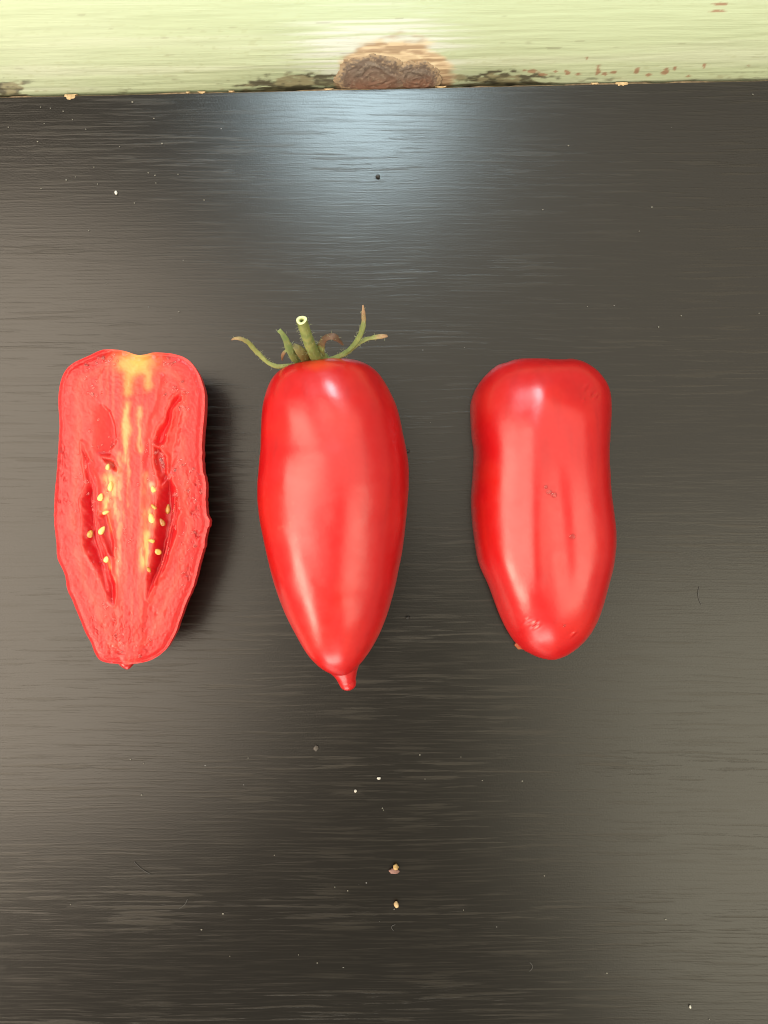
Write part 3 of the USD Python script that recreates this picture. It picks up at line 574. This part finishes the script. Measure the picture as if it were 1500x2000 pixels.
# seeds
zf_tree = cKDTree(np.stack([gx, gy], -1).reshape(-1, 2)); zf_flat = Zf.reshape(-1)
for (sx, sy, ang, ln, wd, tint) in ((197, 971, 20, 15, 10, 1.0), (198, 1036, 35, 17, 10, 1.0), (207, 1092, 30, 14, 9.5, 1.05), (173, 1043, 25, 15, 11, .62), (323, 994, 5, 18, 8, .6), (305, 1077, -60, 17, 10, .72), (314, 1020, -30, 16, 9, .45), (212, 912, 10, 12, 8, .85), (300, 955, -20, 13, 9, .9), (296, 1012, -15, 18, 11, .95), (216, 950, 8, 18, 9, 1.0), (207, 1001, 70, 13, 7, .9), (301, 990, -50, 12, 6, .7), (296, 1056, -75, 13, 7, .8), (291, 1112, -30, 11, 6, .6)):
    m = trimesh.creation.icosphere(subdivisions=3); q = m.vertices.copy()
    q[:, 0] *= wd / 2 * K * (1 - 0.32 * q[:, 1]); q[:, 1] *= ln / 2 * K; q[:, 2] *= 0.0006
    q += (fbm(q * 1800, 2, int(sx))[:, None] - 0.5) * 0.0002
    a = math.radians(-ang); q = np.stack([q[:, 0] * math.cos(a) - q[:, 1] * math.sin(a), q[:, 0] * math.sin(a) + q[:, 1] * math.cos(a), q[:, 2]], -1)
    zt = zf_flat[zf_tree.query([sx, sy])[1]]
    q += W(sx, sy, ZC) * [1, 1, 0] + [0, 0, zt + 0.00015]
    cc = np.array((0.68, 0.46, 0.14)) * tint * np.array([1, 1 if tint > .8 else tint + .1, 1 if tint > .8 else tint * .7])
    obj('seed', (q, m.faces), seed_mat, half_up, color=np.broadcast_to(np.clip(cc, 0, .95), q.shape) * (0.9 + 0.2 * noise(q * 1500, 3))[:, None])

# ------------------------------------------------------------------ half lying on its cut face
half_dn = thing('halved_tomato', 'long red tomato half lying cut side down, smooth waisted back upward, no calyx', 'tomato half')
oR = closed_curve(outR, NS)
oR = oR - np.stack([5.0 * sstep(1060, 1180, oR[:, 0]), 0 * oR[:, 0]], -1)
oR = oR + np.stack([0 * oR[:, 0], -2.0 * sstep(1200, 1290, oR[:, 1])], -1)
cx_sp = PchipInterpolator([700, 800, 900, 1000, 1100, 1200, 1290], [1056, 1056, 1056, 1060, 1066, 1076, 1078])(np.clip(oR[:, 1], 700, 1290))
spineR = np.stack([cx_sp, np.clip(oR[:, 1], 798, 1205)], -1)
tr = np.sin(np.linspace(0, np.pi / 2, 150))
Gr = spineR[:, None] + tr[None, :, None] * (oR - spineR)[:, None]
rx2, ry2 = Gr[..., 0], Gr[..., 1]
DR = 0.0212 * PchipInterpolator([798, 850, 930, 1020, 1100, 1205], [0.93, 0.97, 0.95, 1.0, 1.0, 0.90])(spineR[:, 1])
from scipy.sparse import coo_matrix
from scipy.sparse.linalg import spsolve
from scipy.ndimage import map_coordinates
from shapely import Polygon, contains_xy
def inflate(outline, step=2.0):
    """Height (px) of a smoothly puffed-up shape over its plan, as a function of plan points."""
    x0, y0 = outline.min(0) - 3 * step; nx, ny = (np.ptp(outline, axis=0) / step + 8).astype(int)
    X_, Y_ = np.meshgrid(x0 + step * np.arange(nx), y0 + step * np.arange(ny), indexing='ij')
    ins = contains_xy(Polygon(outline), X_, Y_); idx = -np.ones(ins.shape, int); idx[ins] = np.arange(ins.sum())
    ii, jj = np.nonzero(ins); rows, cols, vals = [idx[ii, jj]], [idx[ii, jj]], [np.full(len(ii), 4.0)]
    for di, dj in ((1, 0), (-1, 0), (0, 1), (0, -1)):
        nb = idx[ii + di, jj + dj]; ok = nb >= 0
        rows.append(idx[ii, jj][ok]); cols.append(nb[ok]); vals.append(np.full(ok.sum(), -1.0))
    u = np.zeros(ins.shape)
    u[ins] = spsolve(coo_matrix((np.concatenate(vals), (np.concatenate(rows), np.concatenate(cols)))).tocsc(), np.full(ins.sum(), 2 * step * step))
    return lambda x, y: np.sqrt(np.maximum(map_coordinates(u, [(x - x0) / step, (y - y0) / step], order=3), 0))
puff = inflate(oR)
dR = cKDTree(closed_curve(oR, 2400))
BUMPS = ((1122, 772, 9, .00022), (1135, 786, 7, .00026), (1113, 797, 5, .0002), (1012, 1202, 6, .0002), (1026, 1207, 7, .00026), (1098, 1225, 6, .0002))
def back_height(x, y):
    z = puff(x, y) * K * 0.92
    z = 0.0215 * np.tanh(z / 0.0215 * 1.25) / np.tanh(1.25)
    d = dR.query(np.stack([x, y], -1).reshape(-1, 2))[0].reshape(x.shape)
    fade = sstep(0, 22, d)
    e = -0.0016 * np.exp(-(((x - 1118) / 40) ** 2 + ((y - 768) / 34) ** 2)) + 0.0008 * np.exp(-(((x - 1035) / 28) ** 2 + ((y - 790) / 60) ** 2))
    e = e + 0.0004 * np.exp(-((x - 1022) / 18) ** 2) * sstep(800, 860, y) * sstep(1220, 1120, y) - 0.0005 * np.exp(-((x - 1064 - (y - 950) * 0.1) / 17) ** 2) * sstep(880, 960, y) * sstep(1180, 1080, y)
    e = e + 0.0016 * (noise(np.stack([x / 85, y / 150, x * 0], -1), 93) - 0.5)
    for bx, by, br, bh in BUMPS:
        e = e + bh * np.exp(-(((x - bx) / br) ** 2 + ((y - by) / br) ** 2)) * np.sin((x + y) / 3)
    return z + fade * e
zr = back_height(rx2, ry2) * np.where(tr > 0.9999, 0, 1)[None, :] + 0.0002
vr = W(rx2, ry2, 0); vr[..., 2] = zr
def back_normals(mesh_n):
    h = 1.5
    gxx = (back_height(rx2 + h, ry2) - back_height(rx2 - h, ry2)) / (2 * h * K); gyy = -(back_height(rx2, ry2 + h) - back_height(rx2, ry2 - h)) / (2 * h * K)
    n = np.stack([-gxx, -gyy, np.ones_like(gxx)], -1); n /= np.linalg.norm(n, axis=-1, keepdims=True)
    d = dR.query(np.stack([rx2, ry2], -1).reshape(-1, 2))[0].reshape(rx2.shape)
    n = lerp(mesh_n.reshape(n.shape), n, sstep(5, 12, d)); n /= np.linalg.norm(n, axis=-1, keepdims=True)
    return n.reshape(-1, 3)
v_ = vr.reshape(-1, 3)
fR = up(v_, tri(grid_faces(NS, len(tr), wrap=True)))
o = obj('skin', fR, skin_mat, half_dn, color=skin_color(v_, 77, []))
nm = UsdGeom.Mesh(o); nm.GetNormalsAttr().Set(Vt.Vec3fArray.FromNumpy(back_normals(np.array(nm.GetNormalsAttr().Get())).astype(np.float32)))
# the thin rim of cut flesh underneath, and the flaps that stick out from it
rim = W(oR[:, 0], oR[:, 1], 0) ; rim2 = rim.copy(); rim2[:, 2] = 0.0006; cen = np.array([[*W(1058, 1000, 0)[:2], 0.0003]])
vv = np.vstack([rim, rim2, cen]); i = np.arange(NS); j = (i + 1) % NS
ff = np.vstack([np.stack([i, j, j + NS], -1), np.stack([i, j + NS, i + NS], -1), np.stack([i, np.full(NS, 2 * NS), j], -1)])
obj('cut_face', (vv, ff), flesh_mat, half_dn, smooth=False, color=np.broadcast_to(FLD, vv.shape))
for P in ([(1016, 1250), (1002, 1257), (1000, 1261), (1009, 1271), (1024, 1271), (1034, 1264)], [(1196, 1035), (1200, 1040), (1202, 1050), (1200, 1059), (1194, 1056)]):
    P = np.array(P, float); P = P.mean(0) + (P - P.mean(0)) * 0.75; P = P + (np.array([1060, 1000]) - P.mean(0)) / np.linalg.norm(np.array([1060, 1000]) - P.mean(0)) * 2; m = len(P)
    vt = W(P[:, 0], P[:, 1], 0); vt[:, 2] = 0.0011; vb_ = vt.copy(); vb_[:, 2] = 0.0002
    vv = np.vstack([vt, vb_, vt.mean(0, keepdims=True) + [0, 0, .0003]]); i = np.arange(m); j = (i + 1) % m
    ff = outward(vv, np.vstack([np.stack([i, np.full(m, 2 * m), j], -1), np.stack([i, j, j + m], -1), np.stack([i, j + m, i + m], -1)]))
    obj('skin_flap', ff, seed_mat, half_dn, smooth=False, color=np.broadcast_to((0.27, 0.06, 0.015), vv.shape))
# water drops on the back
rt = cKDTree(np.stack(to_px(v_), -1)); 
vn = trimesh.Trimesh(v_, up(v_, tri(grid_faces(NS, len(tr), wrap=True)))[1], process=False).vertex_normals
for (dx, dy, dr) in ((1066, 952, 4), (1072, 962, 5.5), (1082, 967, 6), (1118, 1049, 6), (1132, 715, 2.5), (1102, 1222, 3.5)):
    k = rt.query([dx, dy])[1]
    m = trimesh.creation.icosphere(subdivisions=3); q = m.vertices * np.array([dr, dr * 0.8, dr * 0.3]) * K
    m2 = trimesh.geometry.align_vectors([0, 0, 1], vn[k])[:3, :3]
    obj('water_drop', (q @ m2.T + v_[k], m.faces), drop_mat, half_dn)

# ------------------------------------------------------------------ crumbs, flecks and dust on the table
def blob(px, py, rx, ry, h, color, seed):
    m = trimesh.creation.icosphere(subdivisions=2); q = m.vertices * np.array([rx * K, ry * K, h])
    q = q * (1 + 0.9 * (fbm(m.vertices * 1.6 + seed, 2, seed) - 0.5))[:, None]
    q = q - [0, 0, q[:, 2].min()] + W(px, py, 0)
    return (q, m.faces), np.broadcast_to(np.asarray(color, float), q.shape) * (0.8 + 0.4 * noise(q * 3000, seed))[:, None]
cr = thing('crumb', 'pinkish crumb with a yellow top, below the whole tomato', 'crumb')
for name, a in (('yellow_piece', (773, 1691, 5, 5.5, .0009, (.40, .26, .10), 1)), ('pink_piece', (770, 1699, 9, 5.5, .0007, (.17, .085, .07), 2))):
    m, cc = blob(*a); obj(name, m, crumb_mat, cr, color=cc)
for a, lab, cat in (((774, 1764, 4.5, 6, .0008, (.42, .30, .16), 3), 'small pale yellow crumb nearest the photo\'s bottom edge', 'crumb'),
        ((227.5, 377.5, 2.4, 3.6, .0004, (.5, .5, .46), 4), 'tiny white crumb above the cut tomato half, near the left', 'crumb'),
        ((740, 1519, 3.6, 2.2, .0004, (.48, .46, .42), 5), 'tiny white crumb below the whole tomato, upper one of a close pair', 'crumb'),
        ((694.5, 1544, 2.4, 2.8, .0004, (.48, .46, .42), 6), 'tiny white crumb below the whole tomato, lower one of a close pair', 'crumb'),
        ((738, 346, 4.5, 3, .0004, (.012, .012, .012), 7), 'small black fleck in the bluish glare near the rail', 'fleck'),
        ((797, 881, 4, 3.5, .0005, (.01, .008, .006), 8), 'dark fleck close to the right flank of the whole tomato', 'fleck'),
        ((796, 1206, 4.5, 3, .0005, (.01, .008, .006), 9), 'dark fleck right of the whole tomato\'s tapering end', 'fleck'),
        ((617, 1461, 5, 5, .0003, (.05, .042, .036), 10), 'greyish round speck just below the tip of the whole tomato', 'fleck'),
        ((1347, 1965, 2, 3, .0004, (.5, .5, .45), 11), 'tiny white crumb in the bottom right corner', 'crumb')):
    m, cc = blob(*a); tag(obj('crumb' if cat == 'crumb' else 'dark_fleck', m, crumb_mat, color=cc), lab, cat)
ms, cs = [], []
dust = [(80, 210), (99, 212), (124, 218), (142, 234), (301, 232), (259, 200), (17, 249), (87, 242), (74, 277), (168, 253), (234, 287), (317, 281), (184, 327), (148, 346), (130, 352), (191, 360), (290, 338), (303, 343), (305, 358), (348, 341), (263, 397), (399, 391), (81, 369), (174, 451), (208, 554), (350, 609), (255, 1483), (281, 1491), (485, 1480), (277, 1552), (138, 1766), (436, 1784), (536, 1670), (394, 1815), (449, 1867), (583, 1864), (820, 1474), (900, 1478), (747, 1578), (749, 1582), (830, 1521), (942, 1524), (654, 1732), (679, 1739), (1300, 1795), (1385, 1990), (1273, 405), (1147, 599), (1330, 617), (1286, 639), (1482, 612), (1248, 452), (1060, 410), (620, 1880), (905, 1777), (1185, 1900), (1020, 1525), (1063, 1710), (770, 1775), (1470, 185), (1110, 285)]
for kx, (dx, dy) in enumerate(dust):
    r = rng.uniform(0.7, 1.3); m, cc = blob(dx, dy, r * rng.uniform(.8, 1.4), r, 0.00018, (.19, .185, .16), 100 + kx); ms.append(trimesh.Trimesh(m[0], m[1], process=False)); cs.append(cc)
for kx in range(24):
    dx, dy = rng.uniform(0, 1500), rng.uniform(205, 2000); r = rng.uniform(0.45, 0.95)
    m = trimesh.creation.icosphere(subdivisions=1); q = m.vertices * [r * K * rng.uniform(.7, 2), r * K, .0001] + W(dx, dy, .0001)
    ms.append(trimesh.Trimesh(q, m.faces, process=False)); cs.append(np.full(q.shape, rng.uniform(.08, .25)))
for P in ([(366, 1756), (362, 1765), (350, 1774)], [(262, 1683), (275, 1696), (293, 1707)], [(1366, 1146), (1364, 1165), (1370, 1181)], [(772, 1806), (765, 1810), (769, 1818)], [(1035, 1880), (1040, 1888), (1034, 1897)]):
    P = np.array(P, float); tm, tt = tube(W(P[:, 0], P[:, 1], .0002), np.array([1.0] * 3) * K, 1.0, nseg=5, per=6)
    ms.append(trimesh.Trimesh(*tm, process=False)); cs.append(np.full(tm[0].shape, .05))
tag(obj('dust', trimesh.util.concatenate(ms), crumb_mat, color=np.vstack(cs)), 'pale dust specks and lint scattered over the dark table', 'dust', kind='stuff')
